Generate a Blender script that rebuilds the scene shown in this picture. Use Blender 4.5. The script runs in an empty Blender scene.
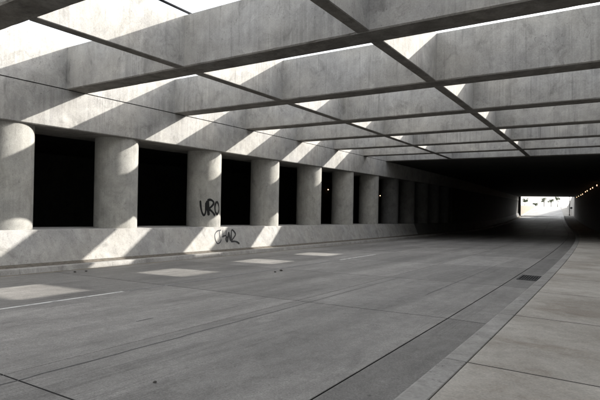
import bpy, bmesh, math, random
from mathutils import Vector, Matrix
random.seed(7)
C = bpy.context.scene.collection
R = math.radians

# ------------------------------------------------------------------ camera
scene = bpy.context.scene
CAM_H = 1.7
yaw, pit, rol, focal_px = 0.5741, 0.0073, 0.0174, 488.15
cd = bpy.data.cameras.new('camera')
cam = bpy.data.objects.new('camera', cd); C.objects.link(cam)
cd.sensor_width = 36; cd.sensor_fit = 'HORIZONTAL'; cd.lens = focal_px / 600 * 36
cd.clip_start = 0.05; cd.clip_end = 6000
r0 = Vector((math.cos(yaw), math.sin(yaw), 0)); f0 = Vector((-math.sin(yaw), math.cos(yaw), 0)); u0 = Vector((0, 0, 1))
fw = math.cos(pit) * f0 + math.sin(pit) * u0
up = -math.sin(pit) * f0 + math.cos(pit) * u0
rt2 = math.cos(rol) * r0 + math.sin(rol) * up
up2 = -math.sin(rol) * r0 + math.cos(rol) * up
m = Matrix((rt2, up2, -fw)).transposed().to_4x4()
m.translation = Vector((0, 0, CAM_H))
cam.matrix_world = m
scene.camera = cam

# ------------------------------------------------------------------ light
SX, SY = 1.27, 1.73                     # sun: metres sideways / along the road per metre of height
sun_dir = Vector((SX, SY, 1)).normalized()
elev = math.asin(sun_dir.z); azim = math.atan2(sun_dir.x, sun_dir.y)
world = bpy.data.worlds.new('World'); scene.world = world; world.use_nodes = True
wn = world.node_tree; wn.nodes.clear()
sky = wn.nodes.new('ShaderNodeTexSky'); sky.sky_type = 'NISHITA'; sky.sun_disc = False
sky.sun_elevation = elev; sky.sun_rotation = azim
sky.air_density = 1.0; sky.dust_density = 2.0; sky.ozone_density = 0.8
haze = wn.nodes.new('ShaderNodeHueSaturation'); haze.inputs['Saturation'].default_value = .18
bg = wn.nodes.new('ShaderNodeBackground'); bg.inputs['Strength'].default_value = 0.15
wo = wn.nodes.new('ShaderNodeOutputWorld')
wn.links.new(sky.outputs[0], haze.inputs['Color']); wn.links.new(haze.outputs[0], bg.inputs[0]); wn.links.new(bg.outputs[0], wo.inputs[0])
sl = bpy.data.lights.new('sun', 'SUN'); sl.energy = 2.9; sl.angle = R(0.53); sl.color = (1.0, 0.955, 0.88)
so = bpy.data.objects.new('sun', sl); C.objects.link(so)
so.rotation_euler = (-sun_dir).to_track_quat('-Z', 'Y').to_euler()
so.location = (40, 60, 60)
scene.view_settings.view_transform = 'Standard'
scene.view_settings.look = 'None'
scene.view_settings.gamma = 1.0
scene.view_settings.exposure = 1.68

# ------------------------------------------------------------------ materials
class NT:
    def __init__(s, name, rough=0.85, spec=0.3):
        s.m = bpy.data.materials.new(name); s.m.use_nodes = True
        s.t = s.m.node_tree; s.b = s.t.nodes['Principled BSDF']
        s.b.inputs['Roughness'].default_value = rough
        s.b.inputs['Specular IOR Level'].default_value = spec
        g = s.t.nodes.new('ShaderNodeNewGeometry'); s.pos = g.outputs['Position']; s.nrm = g.outputs['Normal']
    def n(s, typ, **kw):
        o = s.t.nodes.new(typ)
        for k, v in kw.items(): setattr(o, k, v)
        return o
    def l(s, a, b): s.t.links.new(a, b)
    def mapped(s, scale, loc=(0, 0, 0)):
        o = s.n('ShaderNodeMapping'); o.inputs['Scale'].default_value = scale; o.inputs['Location'].default_value = loc
        s.l(s.pos, o.inputs['Vector']); return o.outputs[0]
    def noise(s, scale=(1, 1, 1), detail=4, rough=.55, dist=0, loc=(0, 0, 0)):
        o = s.n('ShaderNodeTexNoise'); o.inputs['Scale'].default_value = 1
        o.inputs['Detail'].default_value = detail; o.inputs['Roughness'].default_value = rough
        o.inputs['Distortion'].default_value = dist
        s.l(s.mapped(scale, loc), o.inputs['Vector']); return o.outputs['Fac']
    def voro(s, scale, feature='F1'):
        o = s.n('ShaderNodeTexVoronoi', feature=feature); o.inputs['Scale'].default_value = 1
        s.l(s.mapped(scale), o.inputs['Vector']); return o.outputs['Distance']
    def ramp(s, x, lo, hi, a=0., b=1.):
        o = s.n('ShaderNodeMapRange'); o.inputs[1].default_value = lo; o.inputs[2].default_value = hi
        o.inputs[3].default_value = a; o.inputs[4].default_value = b
        s.l(x, o.inputs[0]); return o.outputs[0]
    def math(s, op, a, b=0.):
        o = s.n('ShaderNodeMath', operation=op)
        for i, v in enumerate((a, b)):
            if isinstance(v, (int, float)): o.inputs[i].default_value = v
            else: s.l(v, o.inputs[i])
        return o.outputs[0]
    def mix(s, fac, a, b):
        o = s.n('ShaderNodeMix', data_type='RGBA')
        for k, v in ((0, fac), (6, a), (7, b)):
            if isinstance(v, (int, float)): o.inputs[k].default_value = v
            elif isinstance(v, tuple): o.inputs[k].default_value = (*v, 1) if len(v) == 3 else v
            else: s.l(v, o.inputs[k])
        return o.outputs[2]
    def rnd(s):
        o = s.n('ShaderNodeObjectInfo'); return o.outputs['Random']
    def scalecol(s, col, fac):
        o = s.n('ShaderNodeVectorMath', operation='SCALE')
        s.l(col, o.inputs[0]); s.l(fac, o.inputs['Scale']); return o.outputs[0]
    def color(s, c): s.l(c, s.b.inputs['Base Color'])
    def bump(s, h, strength=.3, dist=.01):
        o = s.n('ShaderNodeBump'); o.inputs['Strength'].default_value = strength; o.inputs['Distance'].default_value = dist
        s.l(h, o.inputs['Height']); s.l(o.outputs[0], s.b.inputs['Normal'])

def concrete(name, base, warm, streak=.5, pores=True, soot_shade=0.0, wear=1.0):
    t = NT(name, .88, .2)
    big = t.noise((.45, .45, .6), 5, .6)
    st = t.noise((5.5, 5.5, .22), 5, .62, .2)
    st2 = t.noise((16, 16, .5), 3, .6)
    fine = t.noise((28, 28, 28), 3, .7)
    c = t.mix(t.ramp(big, .35, .68), base, warm)
    # rain streaks and board marks come and go in patches
    msk = t.ramp(t.noise((.5, .5, .8), 4, .6, .6, (4, 4, 9)), .4, .62)
    f = t.ramp(st, .32, .7, 1 - .30 * streak, 1 + .16 * streak)
    brd = t.ramp(st2, .3, .7, 1 - .22 * streak, 1 + .14 * streak)
    f = t.math('ADD', t.math('MULTIPLY', t.math('SUBTRACT', t.math('MULTIPLY', f, brd), 1.), msk), 1.)
    cloud = t.noise((2.6, 2.6, 2.2), 7, .68, .4, (1, 6, 3))
    f = t.math('MULTIPLY', f, t.ramp(cloud, .3, .7, .84, 1.13))
    drip = t.noise((9, 9, .35), 4, .6, .5, (8, 1, 2))
    f = t.math('MULTIPLY', f, t.ramp(drip, .60, .72, 1., 1 - .45 * streak))
    f = t.math('MULTIPLY', f, t.ramp(fine, .3, .7, .88, 1.12))
    wide = t.noise((1.1, 1.1, .9), 4, .65, .8, (3, 8, 1))
    f = t.math('MULTIPLY', f, t.ramp(wide, .3, .7, .84, 1.1))
    if pores:
        v = t.voro((7, 7, 7)); keep = t.ramp(t.noise((2.2, 2.2, 2.2), 2), .5, .6, 0., 1.)
        hole = t.math('MULTIPLY', t.ramp(v, .05, .12, 1., 0.), keep)
        f = t.math('MULTIPLY', f, t.ramp(hole, 0, 1, 1., .55))
        v2 = t.voro((22, 22, 22))
        f = t.math('MULTIPLY', f, t.ramp(v2, .04, .12, .75, 1.))
    # mottled damp stains, dark lichen dots in clusters, pale lime bloom
    damp = t.noise((1.5, 1.5, 1.1), 8, .72, 1.1, (2, 7, 5))
    f = t.math('MULTIPLY', f, t.ramp(damp, .54, .68, 1., 1 - .30 * wear))
    bloom = t.noise((2.2, 2.2, 1.6), 7, .7, .8, (12, 3, 6))
    f = t.math('MULTIPLY', f, t.ramp(bloom, .58, .7, 1., 1 + .22 * wear))
    dots = t.math('MULTIPLY', t.ramp(t.noise((13, 13, 9), 3, .8), .60, .68, 0, 1), t.ramp(t.noise((.9, .9, 1.2), 3, .6, .3, (5, 5, 5)), .5, .6, 0, 1))
    f = t.math('MULTIPLY', f, t.ramp(dots, 0, 1, 1, 1 - .42 * wear))
    if soot_shade:
        # downward faces painted darker and browner as shade and bounce, with sooty traffic blotches
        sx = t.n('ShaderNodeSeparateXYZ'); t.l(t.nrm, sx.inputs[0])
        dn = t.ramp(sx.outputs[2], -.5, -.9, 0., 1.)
        blot = t.ramp(t.noise((1.7, 1.7, 1.7), 5, .7, .5, (9, 2, 4)), .38, .62, soot_shade * .75, soot_shade)
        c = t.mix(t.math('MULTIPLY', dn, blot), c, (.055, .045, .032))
    c = t.scalecol(c, f)
    t.color(c)
    h = t.math('ADD', t.math('MULTIPLY', st2, .5), fine)
    t.bump(h, .35, .006)
    return t.m

M = {}
M['beam'] = concrete('beam_concrete', (.37, .365, .355), (.415, .40, .37), .65, soot_shade=.75)
M['girder'] = concrete('girder_concrete', (.37, .365, .355), (.415, .40, .37), .6, soot_shade=.6)
M['column'] = concrete('column_concrete', (.36, .355, .335), (.41, .40, .365), .35, pores=False, wear=.8)
M['tunnel'] = concrete('shade_darkened_concrete', (.13, .13, .128), (.15, .148, .14), .4, pores=False)  # tunnel shade put into the colour, over some smoke soiling
M['plinth'] = concrete('plinth_concrete', (.38, .375, .365), (.42, .405, .375), .35)
M['shade_black'] = concrete('shade_black_concrete', (.045, .045, .042), (.06, .058, .052), .4, pores=False)  # near-black colour carries the shade of the unlit tunnel and void
M['tan'] = concrete('tan_concrete', (.25, .21, .16), (.29, .24, .19), .3, pores=False)
M['kerb'] = concrete('kerb_concrete', (.40, .39, .375), (.34, .33, .31), .3)

def road_mat(name='pavement_concrete', tone=1.0):
    t = NT(name, .62, .35)
    lane = t.noise((.95, .035, .3), 4, .55, .15)            # tyre polish along the lanes
    track = t.noise((4.5, .12, 1), 4, .6, .3)
    blot = t.noise((.8, .5, 1), 6, .65, .6, (5, 1, 0))
    fine = t.noise((45, 45, 45), 3, .7)
    mid = t.noise((7, 5, 5), 5, .7)
    c = t.mix(t.ramp(blot, .35, .7), (.24, .232, .221), (.32, .31, .295))
    f = t.ramp(lane, .34, .66, .80, 1.13)
    f = t.math('MULTIPLY', f, t.ramp(track, .3, .7, .88, 1.08))
    f = t.math('MULTIPLY', f, t.ramp(fine, .3, .7, .74, 1.26))
    f = t.math('MULTIPLY', f, t.ramp(mid, .3, .7, .84, 1.12))
    f = t.math('MULTIPLY', f, t.ramp(t.rnd(), 0, 1, .80, 1.12))
    rake = t.math('MULTIPLY', t.ramp(t.noise((34, .25, 1), 3, .7, .1), .42, .5, 1, 0), t.ramp(t.noise((.5, .18, 1), 3, .5, .2, (6, 2, 1)), .5, .6))
    f = t.math('MULTIPLY', f, t.ramp(rake, 0, 1, 1, .80))
    agg = t.voro((90, 90, 90)); f = t.math('MULTIPLY', f, t.ramp(agg, .1, .7, .8, 1.12))
    drip = t.noise((2.4, .5, 1), 6, .7, 1.2, (3, 9, 4)); f = t.math('MULTIPLY', f, t.ramp(drip, .50, .68, 1., .80))
    crk = t.n('ShaderNodeTexVoronoi', feature='DISTANCE_TO_EDGE'); crk.inputs['Scale'].default_value = 1
    wv = t.n('ShaderNodeTexNoise'); wv.inputs['Scale'].default_value = 3; t.l(t.pos, wv.inputs['Vector'])
    ad = t.n('ShaderNodeVectorMath', operation='ADD'); t.l(wv.outputs['Color'], ad.inputs[0]); t.l(t.mapped((.42, .16, .3)), ad.inputs[1])
    t.l(ad.outputs[0], crk.inputs['Vector'])
    cm = t.ramp(t.noise((.35, .25, 1), 2, .5, 0, (1, 5, 0)), .5, .6)
    f = t.math('MULTIPLY', f, t.ramp(t.math('MULTIPLY', t.ramp(crk.outputs['Distance'], .0015, .005, 1, 0), cm), 0, 1, 1, .62))
    v = t.voro((2.3, 2.3, 2.3)); keep = t.ramp(t.noise((1.3, 1.3, 1), 2, .5, 0, (2, 2, 2)), .52, .6)
    spot = t.math('MULTIPLY', t.ramp(v, .03, .075, 1., 0.), keep)
    f = t.math('MULTIPLY', f, t.ramp(spot, 0, 1, 1, .45))
    f = t.math('MULTIPLY', f, tone)
    t.color(t.scalecol(c, f))
    t.bump(t.math('ADD', fine, t.math('MULTIPLY', mid, .4)), .5, .006)
    rr = t.ramp(track, .3, .7, .5, .68); t.l(rr, t.b.inputs['Roughness'])
    return t.m
M['road'] = road_mat()
M['gutter'] = road_mat('oily_gutter_concrete', .78)

def walk_mat():
    t = NT('sidewalk_concrete', .8, .25)
    a = t.noise((.5, .55, 1), 7, .64, .4)
    b = t.noise((.75, 1.0, 1), 6, .64, .6, (7, 3, 0))
    fine = t.noise((40, 40, 40), 3, .7)
    c = t.mix(t.ramp(a, .38, .62), (.39, .36, .32), (.55, .525, .48))
    c = t.mix(t.ramp(b, .52, .70, 0, .5), c, (.23, .18, .13))
    f = t.math('MULTIPLY', t.ramp(fine, .3, .7, .82, 1.15), t.ramp(t.noise((6, 6, 6), 5, .7), .3, .7, .88, 1.1))
    f = t.math('MULTIPLY', f, t.ramp(t.rnd(), 0, 1, .93, 1.06))
    v = t.voro((3.1, 3.1, 3.1)); keep = t.ramp(t.noise((1.1, 1.1, 1), 2), .5, .56)
    f = t.math('MULTIPLY', f, t.ramp(t.math('MULTIPLY', t.ramp(v, .03, .08, 1, 0), keep), 0, 1, 1, .4))
    t.color(t.scalecol(c, f)); t.bump(fine, .4, .004)
    return t.m
M['walk'] = walk_mat()

def plain(name, col, rough=.7, spec=.3, var=.15, metal=0., sc=6):
    t = NT(name, rough, spec); t.b.inputs['Metallic'].default_value = metal
    f = t.ramp(t.noise((sc, sc, sc), 4, .6), .3, .7, 1 - var, 1 + var)
    rgb = t.n('ShaderNodeRGB'); rgb.outputs[0].default_value = (*col, 1)
    t.color(t.scalecol(rgb.outputs[0], f)); return t.m
M['joint'] = plain('joint_filler', (.035, .034, .033), .9)
M['dirt'] = plain('gutter_dirt', (.155, .14, .12), .95, .1, .35, sc=9)
M['iron'] = plain('cast_iron', (.03, .03, .032), .6, .4)
M['black_paint'] = plain('black_spray_paint', (.012, .012, .013), .6, .3)
M['grey_paint'] = plain('thin_grey_spray_paint', (.07, .07, .075), .8, .2)
M['steel'] = plain('dark_steel', (.012, .013, .015), .85, .1)
M['soil'] = plain('dry_soil', (.42, .42, .41), .95, .1, .3, sc=.4)
M['bark'] = plain('bark', (.08, .06, .045), .9)
M['leaf'] = plain('leaf', (.05, .075, .03), .7, .2, .3)
M['stone'] = plain('stone_grit', (.07, .065, .06), .9)
M['tar'] = plain('tar_seal', (.10, .10, .102), .7, .3, .3)
def worn(name, col, under, lo, hi):
    t = NT(name, .6, .3)
    w = t.noise((14, 5, 5), 6, .75); t.color(t.mix(t.ramp(w, lo, hi), under, col)); return t.m
M['white_line'] = worn('worn_white_line_paint', (.72, .72, .70), (.24, .24, .24), .36, .5)
M['faded_line'] = worn('faded_line_paint', (.36, .36, .355), (.21, .21, .21), .45, .62)
M['yellow_line'] = worn('faded_yellow_line_paint', (.30, .24, .13), (.19, .18, .165), .4, .6)
def emit(name, col, st):
    m_ = bpy.data.materials.new(name); m_.use_nodes = True; b = m_.node_tree.nodes['Principled BSDF']
    b.inputs['Base Color'].default_value = (*col, 1); b.inputs['Emission Color'].default_value = (*col, 1)
    b.inputs['Emission Strength'].default_value = st; return m_
M['lamp'] = emit('lamp_glow', (1, .55, .28), 2.2)

# ------------------------------------------------------------------ helpers
def tag(o, label=None, cat=None, group=None, kind=None):
    for k, v in (('label', label), ('category', cat), ('group', group), ('kind', kind)):
        if v: o[k] = v
    return o
def link(name, me, mat=None, parent=None):
    o = bpy.data.objects.new(name, me); C.objects.link(o)
    if mat is not None: me.materials.append(mat)
    if parent: o.parent = parent; o.matrix_parent_inverse = parent.matrix_world.inverted() if parent.type != 'EMPTY' else Matrix.Translation(-parent.location)
    return o
def empty(name, loc=(0, 0, 0)):
    o = bpy.data.objects.new(name, None); C.objects.link(o); o.location = loc; o.empty_display_size = .2; return o
def mesh(name, vs, fs, smooth=False):
    me = bpy.data.meshes.new(name); me.from_pydata([tuple(v) for v in vs], [], fs); me.update()
    bm = bmesh.new(); bm.from_mesh(me); bmesh.ops.recalc_face_normals(bm, faces=bm.faces); bm.to_mesh(me); bm.free()
    if smooth:
        for p in me.polygons: p.use_smooth = True
    return me
CV = .0011
def off(Y):                              # the tunnel bends gently to the left
    if Y <= 0: return 0.
    if Y <= 82: return CV * Y * Y / 2
    return CV * 3362 + CV * 82 * (Y - 82)
def zr(Y):                               # road profile: down under the deck, then up to the far mouth
    z = -.021 * Y
    if Y > 60: z += 1.9e-4 * (min(Y, 180) - 60) ** 2
    if Y > 180: z = -.021 * 180 + 1.9e-4 * 14400 + .0246 * (min(Y, 320) - 180)
    return z
def zc(X): return -.024 * max(0., -2.3 - X)
def W(X, Y, Z, g=0): return (X - off(Y), Y, Z + (zr(Y) if g else 0))
last_swept = [None]
def sweep(name, prof, Ys, mat, parent=None, g=0, zf=None, smooth=False):
    """closed profile of (X, Z) swept along the bent axis; g: follows the road grade (0/1 or one flag per point)"""
    n = len(prof); vs = []; fs = []
    for Y in Ys:
        for i, (X, Z) in enumerate(prof):
            gg = g[i] if isinstance(g, (list, tuple)) else g
            vs.append(W(X, Y, Z, gg))
    for j in range(len(Ys) - 1):
        for i in range(n):
            a = j * n + i; b = j * n + (i + 1) % n
            fs.append((a, b, b + n, a + n))
    fs.append(tuple(range(n))[::-1]); fs.append(tuple((len(Ys) - 1) * n + i for i in range(n)))
    last_swept[0] = link(name, mesh(name, vs, fs, smooth), mat, parent)
    return last_swept[0]
def frange(a, b, n): return [a + (b - a) * i / n for i in range(n + 1)]
def box(bm, c, s, rot=0):
    x, y, z = (v / 2 for v in s); vs = []
    for dx in (-x, x):
        for dy in (-y, y):
            for dz in (-z, z):
                px, py = dx * math.cos(rot) - dy * math.sin(rot), dx * math.sin(rot) + dy * math.cos(rot)
                vs.append(bm.verts.new((c[0] + px, c[1] + py, c[2] + dz)))
    for f in ((0, 1, 3, 2), (4, 6, 7, 5), (0, 4, 5, 1), (2, 3, 7, 6), (0, 2, 6, 4), (1, 5, 7, 3)):
        bm.faces.new([vs[i] for i in f])
def tube(bm, p, q, r, r2=None, n=8):
    p, q = Vector(p), Vector(q); d = (q - p).normalized(); a = d.orthogonal().normalized(); b = d.cross(a); r2 = r if r2 is None else r2
    A = [bm.verts.new(p + (a * math.cos(t) + b * math.sin(t)) * r) for t in [2 * math.pi * i / n for i in range(n)]]
    B = [bm.verts.new(q + (a * math.cos(t) + b * math.sin(t)) * r2) for t in [2 * math.pi * i / n for i in range(n)]]
    for i in range(n): bm.faces.new((A[i], A[(i + 1) % n], B[(i + 1) % n], B[i]))
    bm.faces.new(A[::-1]); bm.faces.new(B)
def done(name, bm, mat, parent=None, smooth=False):
    bmesh.ops.recalc_face_normals(bm, faces=bm.faces)
    me = bpy.data.meshes.new(name); bm.to_mesh(me); bm.free()
    if smooth:
        for p in me.polygons: p.use_smooth = True
    return link(name, me, mat, parent)

# ------------------------------------------------------------------ dimensions
XW = -15.237                      # face of edge girder and low wall
XB = [-9.796, -4.324]             # right faces of the two long beams in view
WB = .30; TB = .738
Y0, S = 9.323, 4.741
ZS, ZJ, ZT = 4.04, 5.34, 6.75     # girder soffit, beam soffit, beam top
XR = 1.35                         # right tunnel wall
YN, YE = Y0 - 3 * S, 180.0        # near end of grid, far mouth
YG = Y0 + 6 * S                   # where the open grid ends

# ------------------------------------------------------------------ ground sheet
def terrace(Y): return zr(Y) + max(.8, 3.1 - (Y - 180) * .016)
rows = [-600, -45, -44.9, 179, 179.3, 200, 225, 250, 280, 320, 420, 700, 3500]
cols = [-3500, -400, -60, -16.2, -15.9, -15.6, 2.9, 3.2, 3.5, 60, 400, 3500]
vs = []
for Y in rows:
    for X in cols:
        if Y < -44: z = .9
        elif Y < 179.2: z = -5.0
        elif X < -15.8 or X > 3.1: z = terrace(Y)
        else: z = zr(Y) - .06
        vs.append((X - off(min(Y, 420)), Y, z))
n = len(cols)
fs = [(j * n + i, j * n + i + 1, (j + 1) * n + i + 1, (j + 1) * n + i) for j in range(len(rows) - 1) for i in range(n - 1)]
tag(link('ground', mesh('ground', vs, fs), M['soil']), kind='structure')

# ------------------------------------------------------------------ road of cast panels
XL = [-14.05, -9.05, -5.3, -2.3, -1.60]
GAPX = [.010, .006, .008, .010, .006]
YJ = [-33.2, -28.1, -23, -18, -12.9, -7.8, -2.6, 2.6, 8.2, 13.05]
while YJ[-1] < YE - 3: YJ.append(YJ[-1] + 5.15)
YJ[-1] = YE
vs = []; fs = []
for Y in YJ:
    for X in (-14.05, -2.3, -1.6): vs.append(W(X, Y, zc(X) - .03, 1))
for j in range(len(YJ) - 1):
    for i in range(2): a = j * 3 + i; fs.append((a, a + 1, a + 4, a + 3))
road = tag(link('road', mesh('road', vs, fs), M['joint']), kind='structure')
def slab(name, x0, x1, y0, y1, gx0, gx1, gy, zf, g, mat, parent, depth=.06, bev=.006):
    ys = frange(y0 + gy, y1 - gy, 2); xa, xb = x0 + gx0, x1 - gx1
    vs = []; fs = []
    for k, Y in enumerate(ys):
        e = bev if k == 0 else (-bev if k == 2 else 0)
        for (X, Yy, dz) in ((xa, Y, -depth), (xa, Y, -bev), (xa + bev, Y + e, 0), (xb - bev, Y + e, 0), (xb, Y, -bev), (xb, Y, -depth)):
            vs.append(W(X, Yy, zf(X) + dz, g))
    for j in range(2):
        for i in range(5): a = j * 6 + i; fs.append((a, a + 1, a + 7, a + 6))
    for b in (0, 12):
        # end faces: lower skirt, then chamfer to the recessed top edge
        fs.append((b, b + 1, b + 4, b + 5)); fs.append((b + 1, b + 2, b + 3, b + 4))
    o = link(name, mesh(name, vs, fs), mat, parent); o.data.materials.append(M['joint'])
    for q in (0, 4, 5, 9, 10, 11, 12, 13): o.data.polygons[q].material_index = 1        # dirt-filled joint faces
    return o
for j in range(len(YJ) - 1):
    for i in range(4):
        slab('road_panel', XL[i], XL[i + 1], YJ[j], YJ[j + 1], GAPX[i], GAPX[i + 1], .005 if i < 3 else .0055, zc, 1, M['road' if i < 3 else 'gutter'], road)
# painted marks and seams on the road
def strip(name, x0, x1, y0, y1, mat, parent, lift=.004, n=4, wob=0., zf=zc):
    vs = []; fs = []
    for k, Y in enumerate(frange(y0, y1, n)):
        w = random.uniform(-wob, wob)
        for X in (x0 + w, x1 + w): vs.append(W(X, Y, zf(X) + lift, 1))
    for k in range(n): fs.append((2 * k, 2 * k + 1, 2 * k + 3, 2 * k + 2))
    return link(name, mesh(name, vs, fs), mat, parent)
for (a, b, m_) in ((-8.1, -4.8, 'white_line'), (3.6, 6.95, 'white_line'), (17.3, 20.9, 'white_line'), (31.2, 34.5, 'faded_line'), (45, 48.2, 'faded_line'), (58.5, 61.6, 'faded_line'), (72, 75.2, 'faded_line')):
    strip('lane_dash', -9.12, -9.02, a, b, M[m_], road)
strip('lane_dash', -9.11, -9.04, 7.05, 17.2, M['faded_line'], road)
strip('edge_line', -13.96, -13.86, -25, 70, M['yellow_line'], road, n=40)
for (xa, ya, yb, wd) in ((-5.0, 1.5, 13, .016), (-3.4, 10.4, 19, .016)):
    strip('tar_seam', xa - wd / 2, xa + wd / 2, ya, yb, M['tar'], road, lift=.003, n=60, wob=.012)
strip('tar_seam', -6.32, -6.29, 5.08, 5.42, M['tar'], road, lift=.003, n=4, wob=.01)

# ------------------------------------------------------------------ kerb and sidewalk on the right
walk_base = tag(sweep('sidewalk', [(-1.60, -.35), (-1.60, -.08), (-1.30, .07), (XR, .07), (XR, -.35)], frange(-33.2, YE, 60), M['joint'], g=1), kind='structure')
YK = [5.37 + 3.08 * k for k in range(-12, 60) if 5.37 + 3.08 * k < YE]
for j in range(len(YK) - 1):
    a, b = YK[j], YK[j + 1]
    slab('sidewalk_slab', -1.300, XR, a, b, 0.004, .01, .005, lambda X: .15, 1, M['walk'], walk_base, bev=.007)
    sweep('kerb_stone', [(-1.597, -.07), (-1.597, 0.0), (-1.56, .125), (-1.545, .143), (-1.52, .15), (-1.315, .15), (-1.307, .143), (-1.307, -.02)],
          [a + .005, (a + b) / 2, b - .005], M['kerb'], walk_base, g=1)
    k_ = last_swept[0]; k_.data.materials.append(M['joint'])
    for q in (-1, -2): k_.data.polygons[len(k_.data.polygons) + q].material_index = 1

# ------------------------------------------------------------------ left kerb, verge strip, low wall
verge = tag(sweep('verge', [(-14.3, -.6), (-14.3, -.165), (-14.55, -.15), (-14.8, -.10), (-15.1, -.06), (-15.1, -.6)], frange(YN, YE, 60), M['dirt'], g=1), kind='structure')
YK2 = [YN + 3.05 * k for k in range(0, 34)]
for a, b in zip(YK2[:-1], YK2[1:]):
    sweep('kerb_stone', [(-14.295, -.5), (-14.04, -.5), (-14.045, -.28), (-14.07, -.145), (-14.10, -.132), (-14.295, -.13)],
          [a + .004, (a + b) / 2, b - .004], M['kerb'], verge, g=1)
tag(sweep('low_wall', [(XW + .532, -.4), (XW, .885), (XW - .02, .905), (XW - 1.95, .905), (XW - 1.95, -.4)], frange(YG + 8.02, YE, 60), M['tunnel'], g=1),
    'shade-darkened stretch of low wall far inside the covered tunnel', 'wall')  # same wall, coloured darker to deepen the tunnel shade
wall = tag(sweep('low_wall', [(XW + .532, -.4), (XW, .885), (XW - .02, .905), (XW - 1.95, .905), (XW - 1.95, -.4)], frange(YN, YG + 8, 30), M['plinth'], g=1),
           'long waist-high concrete wall below the row of round columns, with scrawled tag', 'wall')
def ribbon(pts, wid, place):
    """flat paint stroke through pts; place maps (u, v, lift) to the surface"""
    P = []
    for i in range(len(pts) - 1):
        p0 = pts[max(i - 1, 0)]; p1, p2 = pts[i], pts[i + 1]; p3 = pts[min(i + 2, len(pts) - 1)]
        for k in range(5):
            t = k / 5
            P.append(tuple(.5 * ((2 * p1[a]) + (-p0[a] + p2[a]) * t + (2 * p0[a] - 5 * p1[a] + 4 * p2[a] - p3[a]) * t * t + (-p0[a] + 3 * p1[a] - 3 * p2[a] + p3[a]) * t ** 3) for a in (0, 1)))
    P.append(pts[-1]); vs = []; fs = []
    for i, p in enumerate(P):
        a = Vector(P[max(i - 1, 0)]); b = Vector(P[min(i + 1, len(P) - 1)]); d = (b - a)
        d = d.normalized() if d.length > 1e-6 else Vector((1, 0)); nrm = Vector((-d.y, d.x))
        w = wid * (.92 + .12 * math.sin(i * .55)) / 2 * (.5 if i in (0, len(P) - 1) else 1)
        for s_ in (1, -1): q = Vector(p) + nrm * w * s_; vs.append(place(q.x, q.y))
    for i in range(len(P) - 1): fs.append((2 * i, 2 * i + 1, 2 * i + 3, 2 * i + 2))
    return vs, fs
def paint(name, strokes, place, mat, parent):
    V = []; F = []
    for k, (pts, w) in enumerate(strokes):
        v, f = ribbon(pts, w, lambda u, v_, k=k: place(u, v_, .002 + .0012 * k)); F += [tuple(i + len(V) for i in q) for q in f]; V += v
    return link(name, mesh(name, V, F), mat, parent)
def wallp(y, z, l):
    X = XW + .414 * (.885 - (z - zr(y))); k = X / XW
    return (X + l - off(y), y * k, CAM_H + (z - CAM_H) * k)
paint('graffiti', [([(17.53, .09), (17.455, -.031), (17.553, -.168), (17.597, .057), (17.642, .268), (17.714, .051), (17.793, -.144)], .11),
                   ([(17.844, -.123), (17.829, .141), (17.881, .387), (18.142, .175), (18.005, -.011), (17.845, -.156), (18.085, -.175), (18.275, -.219), (18.471, -.319)], .09),
                   ([(17.167, .082), (17.422, .131), (17.47, .02)], .07)], wallp, M['black_paint'], wall)
paint('graffiti', [([(17.10, .40), (16.813, .357), (16.667, .194), (16.721, -.038), (16.862, -.207), (17.034, -.171), (17.121, -.036)], .06),
                   ([(16.97, .388), (17.015, .039)], .05), ([(17.201, .403), (17.239, .037)], .055), ([(17.443, .394), (17.473, .086)], .055)],
      wallp, M['grey_paint'], wall)

# ------------------------------------------------------------------ edge girder over the columns
girder = tag(empty('edge_girder', (XW - 1, YN, 0)),
             'long concrete edge girder resting on the round columns, striped with sunlight', 'girder')
YS = frange(YN, YE, 90)
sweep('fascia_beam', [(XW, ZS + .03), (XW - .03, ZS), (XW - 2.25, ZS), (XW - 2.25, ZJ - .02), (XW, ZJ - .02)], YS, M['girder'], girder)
sweep('bearing_joint', [(XW - .03, ZJ - .02), (XW - .03, ZJ + .012), (XW - 2.2, ZJ + .012), (XW - 2.2, ZJ - .02)], YS, M['joint'], girder)
YS2 = frange(YN, YG + TB, 50)
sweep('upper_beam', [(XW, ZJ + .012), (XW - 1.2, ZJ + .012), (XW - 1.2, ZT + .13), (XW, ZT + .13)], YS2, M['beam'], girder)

# ------------------------------------------------------------------ columns
def column(Yc, label, mat='column'):
    r, cx, nseg = .79, -16.10, 48
    o = empty('column', (cx - off(Yc), Yc, .9 + zr(Yc))); tag(o, label, 'column', 'round concrete columns along the low wall')
    z0 = zr(Yc) + .88; z1 = ZS + .002; vs = []; fs = []
    zs = [z0, z0 + 1.05, z0 + 2.1, z1]
    for z in zs:
        for i in range(nseg):
            a = 2 * math.pi * i / nseg; vs.append((cx - off(Yc) + r * math.cos(a), Yc + r * math.sin(a), z))
    for k in range(len(zs) - 1):
        for i in range(nseg):
            a = k * nseg + i; b = k * nseg + (i + 1) % nseg; fs.append((a, b, b + nseg, a + nseg))
    link('shaft', mesh('shaft', vs, fs, True), M[mat], o)
    return o
ORD = ['first column at the left picture edge, half lit at its top', 'second column from the left, standing between two black bays',
       'third column, tagged with black graffiti letters', 'fourth column, just right of the wall scrawl',
       'fifth column, left of the small lit lamp in the dark', 'sixth column, the one right of the small lit lamp',
       'seventh column, dim, the last before the sunlit stripes end', 'eighth column, just where the roof closes over', 'ninth column, very dark inside the covered part',
       'tenth column, almost lost in the tunnel shade', 'eleventh column, deep in the tunnel shade', 'twelfth column, deepest visible in the tunnel shade']
YC = [7.85] + [11.95 + 4.86 * k for k in range(0, 11)]
cols_ = []
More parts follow.
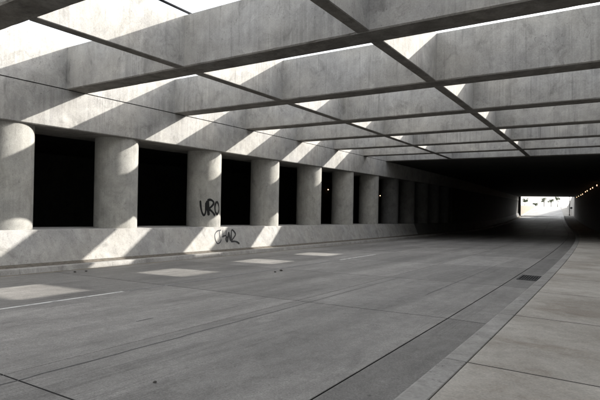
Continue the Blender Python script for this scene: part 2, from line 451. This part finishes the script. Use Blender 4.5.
for Yc, lab in zip(YC, ORD):
    cols_.append(column(Yc, 'plain round grey concrete column on the low wall: ' + lab, 'column' if Yc < YG + 2 else 'tunnel'))  # columns under the deck take the shade-darkened colour
for Yc in (3.1, -1.7):
    o = column(Yc, 'round concrete column outside the picture to the left, nearer than all others'); del o['group']; o['group'] = 'near round columns left of the picture'
c2 = cols_[2]; Yc2 = YC[2]
cylp = lambda a, z, l: (-16.10 - off(Yc2) + (.79 + l) * math.cos(a), Yc2 + (.79 + l) * math.sin(a), z)
STR = [[(-1.0, 1.761), (-0.96, 1.45), (-0.88, 1.2), (-0.78, 1.10), (-0.70, 1.2), (-0.675, 1.45), (-0.68, 1.68)], [(-0.598, 1.767), (-0.56, 1.425), (-0.505, 1.083)],
       [(-0.598, 1.767), (-0.42, 1.801), (-0.243, 1.726), (-0.219, 1.611), (-0.411, 1.449), (-0.53, 1.403), (-0.343, 1.29), (-0.17, 1.152), (-0.094, 1.083)],
       [(0.007, 1.729), (-0.107, 1.52), (-0.06, 1.244), (0.121, 1.15), (0.28, 1.382), (0.185, 1.614), (0.007, 1.729)]]
paint('graffiti', list(zip(STR, (.11, .19, .12, .12))), cylp, M['black_paint'], c2)

# ------------------------------------------------------------------ roof lattice
roof = tag(empty('roof_lattice', (-7, Y0, ZJ)), 'open concrete roof lattice of deep crossing beams above the road', 'roof')
ch = .03
def cross_beam(Y, name='cross_beam'):
    prof = [(Y + ch, ZJ), (Y, ZJ + ch), (Y, ZT - .015), (Y + .015, ZT), (Y + TB - .015, ZT), (Y + TB, ZT - .015), (Y + TB, ZJ + ch), (Y + TB - ch, ZJ)]
    xs = [XW - off(Y + TB / 2), XB[0] - 2, XB[1] - 1, XR - off(Y)]
    vs = []; fs = []
    rnd = random.Random(int(Y * 100))
    nx = 70; xs = [XW + (XR - XW) * i / nx - off(Y) for i in range(nx + 1)]
    for k, X in enumerate(xs):
        for q, (y, z) in enumerate(prof):
            x = X
            chip = rnd.uniform(-.002, .002) + (rnd.uniform(.004, .014) if rnd.random() < .07 else 0)
            if q in (0, 7): z += 0; y += chip * (1 if q == 0 else -1)
            if q in (1, 6): z += chip
            if q in (2, 5): z -= abs(chip) * .6
            if k == 0: x = XW - off(y) + .001
            if k == nx: x = XR - off(y) - .001
            vs.append((x, y, z))
    for j in range(len(xs) - 1):
        for i in range(8):
            a = j * 8 + i; b = j * 8 + (i + 1) % 8; fs.append((a, b, b + 8, a + 8))
    fs.append(tuple(range(8))); fs.append(tuple(nx * 8 + i for i in range(8)))
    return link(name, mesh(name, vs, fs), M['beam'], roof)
for k in range(-3, 7): cross_beam(Y0 + k * S)
for k in range(-3, 6):
    ya, yb = Y0 + k * S + TB, Y0 + (k + 1) * S
    for xf in XB:
        c = .02
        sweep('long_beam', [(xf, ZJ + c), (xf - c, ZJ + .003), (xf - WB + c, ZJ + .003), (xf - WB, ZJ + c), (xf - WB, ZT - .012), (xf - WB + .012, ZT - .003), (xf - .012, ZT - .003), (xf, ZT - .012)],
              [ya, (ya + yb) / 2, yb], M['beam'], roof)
# closed deck: transverse ribs butted by a slab
sweep('roof_slab', [(XW - 2.4, ZJ + .014), (XW - 2.4, ZT), (XR + 2.5, ZT), (XR + 2.5, ZJ + .014)], frange(YG + TB, YE, 60), M['shade_black'], roof)
sweep('roof_slab', [(XW - 2.25, ZJ - .4), (XW - 2.25, ZJ + .6), (-34.5, ZJ + .6), (-34.5, ZJ - .4)], frange(YN - 2, YE, 60), M['shade_black'], roof)

sweep('upstand', [(XW - 1.2, ZT + .002), (XW - 1.2, 9.0), (XR + .4, 9.0), (XR + .4, ZT + .002)], [YG + .3, YG + .6], M['beam'], roof)

# cable rail above the nearest long beam
rail = tag(empty('handrail', (XB[0] - .15, 2, ZT)), 'thin black pipe handrail on top of a long roof beam against the sky', 'handrail')
bm = bmesh.new(); ys = frange(-2.0, 9.9, 6)
for a, b in zip(ys[:-1], ys[1:]): tube(bm, (XB[0] - .06 - off(a), a, ZT + .135), (XB[0] - .06 - off(b), b, ZT + .135), .035)
done('top_rail', bm, M['steel'], rail, True)
for y in (-1.9, 2.2, 6.1, 8.15):
    bm = bmesh.new(); tube(bm, (XB[0] - .06 - off(y), y, ZT - .003), (XB[0] - .06 - off(y), y, ZT + .12), .014)
    done('post', bm, M['steel'], rail, True)

# ------------------------------------------------------------------ walls, far carriageway
tag(sweep('side_wall', [(XR, -.4), (XR, 8.32), (XR + .45, 8.32), (XR + .45, -.4)], frange(YN - 1, YG + TB, 30), M['plinth'], g=[1, 0, 0, 1]),
    'tall concrete side wall of the open section, right of the sidewalk', 'wall')
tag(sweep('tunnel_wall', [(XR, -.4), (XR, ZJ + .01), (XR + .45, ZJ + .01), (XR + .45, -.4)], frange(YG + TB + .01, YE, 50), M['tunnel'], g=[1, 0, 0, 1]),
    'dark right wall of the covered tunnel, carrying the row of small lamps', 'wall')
tag(sweep('back_wall', [(-34, -2), (-34, ZJ), (-34.5, ZJ), (-34.5, -2)], frange(YN - 2, YE, 60), M['shade_black']),
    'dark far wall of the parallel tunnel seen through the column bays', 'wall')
tag(sweep('bay_light_block', [(XW - .05, .906), (XW - .05, ZS - .002), (XW - 1.9, ZS - .002), (XW - 1.9, .906)], frange(62.3, YE, 40), M['shade_black'], g=[1, 0, 0, 1]),
    'added dark wall blocking light in the bays past the farthest columns', 'wall')  # added to block light from the mouth; columns would continue here
bm = bmesh.new(); box(bm, (-25.9, YN - 1.5, 1.6), (16, .4, 7.2)); tag(done('void_light_block', bm, M['shade_black']), 'unseen dark wall added to keep the parallel tunnel black behind the columns', 'wall')  # added light block at the near end of the void
bm = bmesh.new(); box(bm, (-38, YE - .3, 1.6), (22, .4, 8)); tag(done('void_light_block', bm, M['shade_black']), 'dark wall added to block daylight at the far end of the parallel tunnel', 'wall')  # added to stop daylight entering the open far end
tag(sweep('far_road', [(XW - 1.96, -.9), (XW - 1.96, -.3), (-34, -.3), (-34, -.9)], frange(YN - 2, YE, 60), M['shade_black'], g=1), kind='structure')

# ------------------------------------------------------------------ storm drain in the gutter
dr = tag(empty('storm_drain', (-1.87, 15.4, zr(15.4))), 'small dark iron storm drain grate in the gutter beside the right kerb', 'drain')
x0, x1, y0, y1 = -2.15, -1.62, 14.75, 15.75
def zflat(X): return zc(X)
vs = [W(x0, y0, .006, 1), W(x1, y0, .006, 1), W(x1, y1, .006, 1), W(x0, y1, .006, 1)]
link('pit', mesh('pit', vs, [(0, 1, 2, 3)]), M['joint'], dr)  # flat dark sheet painted as the shaded hollow under the grate
bm = bmesh.new(); cx_ = (x0 + x1) / 2 - off(15.25); zz = zr(15.25) + .016
for (c, s) in (((cx_, y0, zz), (x1 - x0 + .05, .05, .02)), ((cx_, y1, zz), (x1 - x0 + .05, .05, .02)), ((x0 - off(15.25), 15.25, zz), (.05, .948, .02)), ((x1 - off(15.25), 15.25, zz), (.05, .948, .02))): box(bm, c, s)
done('grate_frame', bm, M['iron'], dr)
for k in range(7):
    bm = bmesh.new(); box(bm, (x0 + .075 + k * .063 - off(15.25), 15.25, zz - .002), (.022, .945, .016)); done('grate_bar', bm, M['iron'], dr)

# ------------------------------------------------------------------ grit on the road
def stone(X, Y, r, label):
    bm = bmesh.new(); bmesh.ops.create_icosphere(bm, subdivisions=1, radius=r)
    for v in bm.verts: v.co = Vector((v.co.x * random.uniform(.8, 1.5), v.co.y * random.uniform(.8, 1.4), v.co.z * .55 * random.uniform(.8, 1.2)))
    o = done('stone', bm, M['stone']); x, y, z = W(X, Y, zc(X) + r * .45, 1); o.location = (x, y, z); tag(o, label, 'stone'); return o
stone(-13.3, 8.5, .04, 'small dark stone at the foot of the left kerb, beside its twin')
stone(-13.25, 8.83, .036, 'small dark stone at the left kerb, right one of two')
stone(-8.6, 12.1, .035, 'dark chip of rubble on the road right below a sunlit patch')
stone(-8.65, 12.5, .05, 'larger dark rubble lump on the road near a sunlit patch')
stone(-3.82, 3.32, .02, 'small black chip lying on the nearest part of the right lane')

# ------------------------------------------------------------------ tunnel lamps
def lamp(X, Y, Z, side, label, group, s=1.):
    o = tag(empty('wall_lamp', (X - off(Y), Y, Z)), label, 'lamp', group)
    bm = bmesh.new(); box(bm, (X - off(Y) + side * .05 * s, Y, Z), (.1 * s, .42 * s, .3 * s)); done('housing', bm, M['steel'], o)
    bm = bmesh.new(); box(bm, (X - off(Y) - side * .04 * s, Y, Z - .02), (.08 * s, .34 * s, .22 * s)); done('lens', bm, M['lamp'], o)
RL = ['highest and nearest lamp', 'second lamp down the row', 'third lamp, close below the second', 'fourth lamp down the row', 'fifth lamp, midway to the mouth',
      'sixth lamp, small and orange', 'seventh lamp, very small', 'eighth lamp, next to the bright mouth', 'last tiny lamp at the bright mouth']
for Y, lab in zip((79, 88, 93.5, 103, 109, 121, 129, 142, 155), RL):
    lamp(XR - .1, Y, 4.95 if Y < 115 else 4.8, 1, lab + ' on the right tunnel wall', 'small glowing lamps along the right tunnel wall', .8)
lamp(-33.85, 63.4, 3.87, -1, 'orange lamp glowing in the dark bay between fifth and sixth columns', 'small lamps on the far wall of the parallel tunnel', .6)
lamp(-33.85, 87.0, 3.5, -1, 'orange lamp beside the seventh column edge, farther in the dark', 'small lamps on the far wall of the parallel tunnel', .65)

# ------------------------------------------------------------------ beyond the far mouth
YO = [180.02, 195, 210, 230, 250, 280, 320, 400, 600]
tag(sweep('outer_road', [(-13.6, -.3), (-13.6, 0), (-1.5, 0), (-1.5, -.3)], YO, M['road'], g=1), kind='structure')
tag(sweep('outer_sidewalk', [(-1.5, -.3), (-1.5, .15), (1.4, .15), (1.4, -.3)], YO, M['walk'], g=1), kind='structure')
def ret_wall(name, Xa, Xb, h, label, mat):
    vs = []; fs = []
    ys = [180.03, 200, 220, 245, 270, 300]
    for Y in ys:
        hh = h(Y)
        for (X, z) in ((Xa, -.5), (Xa, hh), (Xb, hh), (Xb, -.5)): vs.append(W(X, Y, z, 1))
    for j in range(len(ys) - 1):
        for i in range(4): a = j * 4 + i; b = j * 4 + (i + 1) % 4; fs.append((a, b, b + 4, a + 4))
    fs += [(0, 1, 2, 3), tuple(4 * (len(ys) - 1) + i for i in range(4))]
    tag(link(name, mesh(name, vs, fs), mat), label, 'wall')
ret_wall('retaining_wall', -14.6, -16.4, lambda Y: max(1.0, 3.3 - (Y - 180) * .02), 'sunlit tan retaining wall beyond the tunnel mouth, left of the road', M['tan'])
ret_wall('retaining_wall', 1.4, 3.9, lambda Y: max(.6, 8.6 - (Y - 180) * .07), 'shaded grey retaining wall beyond the tunnel mouth, right of the road', M['plinth'])
def pole(X, Y, h, label):
    o = tag(empty('street_pole', W(X, Y, .15, 1)), label, 'pole'); x, y, z = W(X, Y, .15, 1)
    bm = bmesh.new(); tube(bm, (x, y, z), (x, y, z + h), .13, .09); done('mast', bm, M['steel'], o, True)
    bm = bmesh.new(); tube(bm, (x, y, z), (x, y, z + .3), .22, .18); done('base', bm, M['steel'], o)
    bm = bmesh.new(); tube(bm, (x, y, z + h - .1), (x - 1.8, y, z + h + .3), .06, .05); done('arm', bm, M['steel'], o)
pole(.15, 186, 6.3, 'thin dark street pole standing on the sidewalk just outside the tunnel mouth')
sg = tag(empty('roadside_sign', W(.7, 188, .15, 1)), 'small dark sign on a thin post right of the street pole', 'sign')
x, y, z = W(.7, 188, .15, 1)
bm = bmesh.new(); tube(bm, (x, y, z), (x, y, z + 2.9), .04); done('post', bm, M['steel'], sg)
bm = bmesh.new(); tube(bm, (x, y - .04, z + 2.5), (x, y - .07, z + 2.5), .36, n=16); done('plate', bm, M['iron'], sg)
def tree(X, Y, h, cr, label, kind='tree', zscale=.75):
    x, y = X - off(Y), Y; z = terrace(Y) if (X < -15.8 or X > 3.1) else zr(Y)
    o = tag(empty('tree' if kind == 'tree' else 'shrub', (x, y, z)), label, kind, 'plants beyond the far tunnel mouth')
    bm = bmesh.new(); tube(bm, (x, y, z - .1), (x + .1, y, z + h * .55), .09 * h / 2, .06 * h / 2)
    for k in range(4):
        a = k * 1.7; tube(bm, (x + .1, y, z + h * .5), (x + math.cos(a) * cr * .5, y + math.sin(a) * cr * .5, z + h * .82), .035 * h / 2, .015 * h / 2, 6)
    done('trunk', bm, M['bark'], o)
    bm = bmesh.new(); cl = [(random.gauss(0, .42) * cr, random.gauss(0, .42) * cr, random.uniform(-.6, .6) * cr * zscale, random.uniform(.28, .5) * cr) for _ in range(11)]
    for (a, b, c, r_) in cl:
        for _ in range(90):
            d = Vector((random.gauss(0, 1), random.gauss(0, 1), random.gauss(0, 1))).normalized() * r_ * random.uniform(.4, 1)
            p = Vector((x + a, y + b, z + h - cr * .5 + c)) + d; s_ = random.uniform(.08, .2) * max(1, cr / 2)
            u = Vector((random.gauss(0, 1), random.gauss(0, 1), random.gauss(0, 1))).normalized(); w = u.orthogonal().normalized()
            bm.faces.new([bm.verts.new(p + u * s_), bm.verts.new(p + w * s_ * .6), bm.verts.new(p - u * s_), bm.verts.new(p - w * s_ * .6)])
    done('crown', bm, M['leaf'], o)
# (X, Y, height, crown radius)
tree(-17.5, 260, 3.4, 1.6, 'low dark shrub behind the left retaining wall, leftmost of the plants', 'shrub')
tree(-15.2, 330, 2.2, 1.6, 'small round shrub by the far left roadside', 'shrub')
tree(-12.5, 420, 6.8, 2.9, 'left of the three slim trees straight beyond the tunnel mouth')
tree(-7.6, 418, 6.2, 2.7, 'middle one of the three slim trees straight beyond the tunnel mouth')
tree(-3.0, 422, 7.6, 2.6, 'right and tallest of the three slim trees beyond the tunnel mouth')
tree(4.5, 250, 4.4, 1.5, 'tree above the shaded retaining wall, close left of the street pole')
tree(5.5, 300, 4.2, 2.0, 'bushy low tree behind the pole on the right terrace')
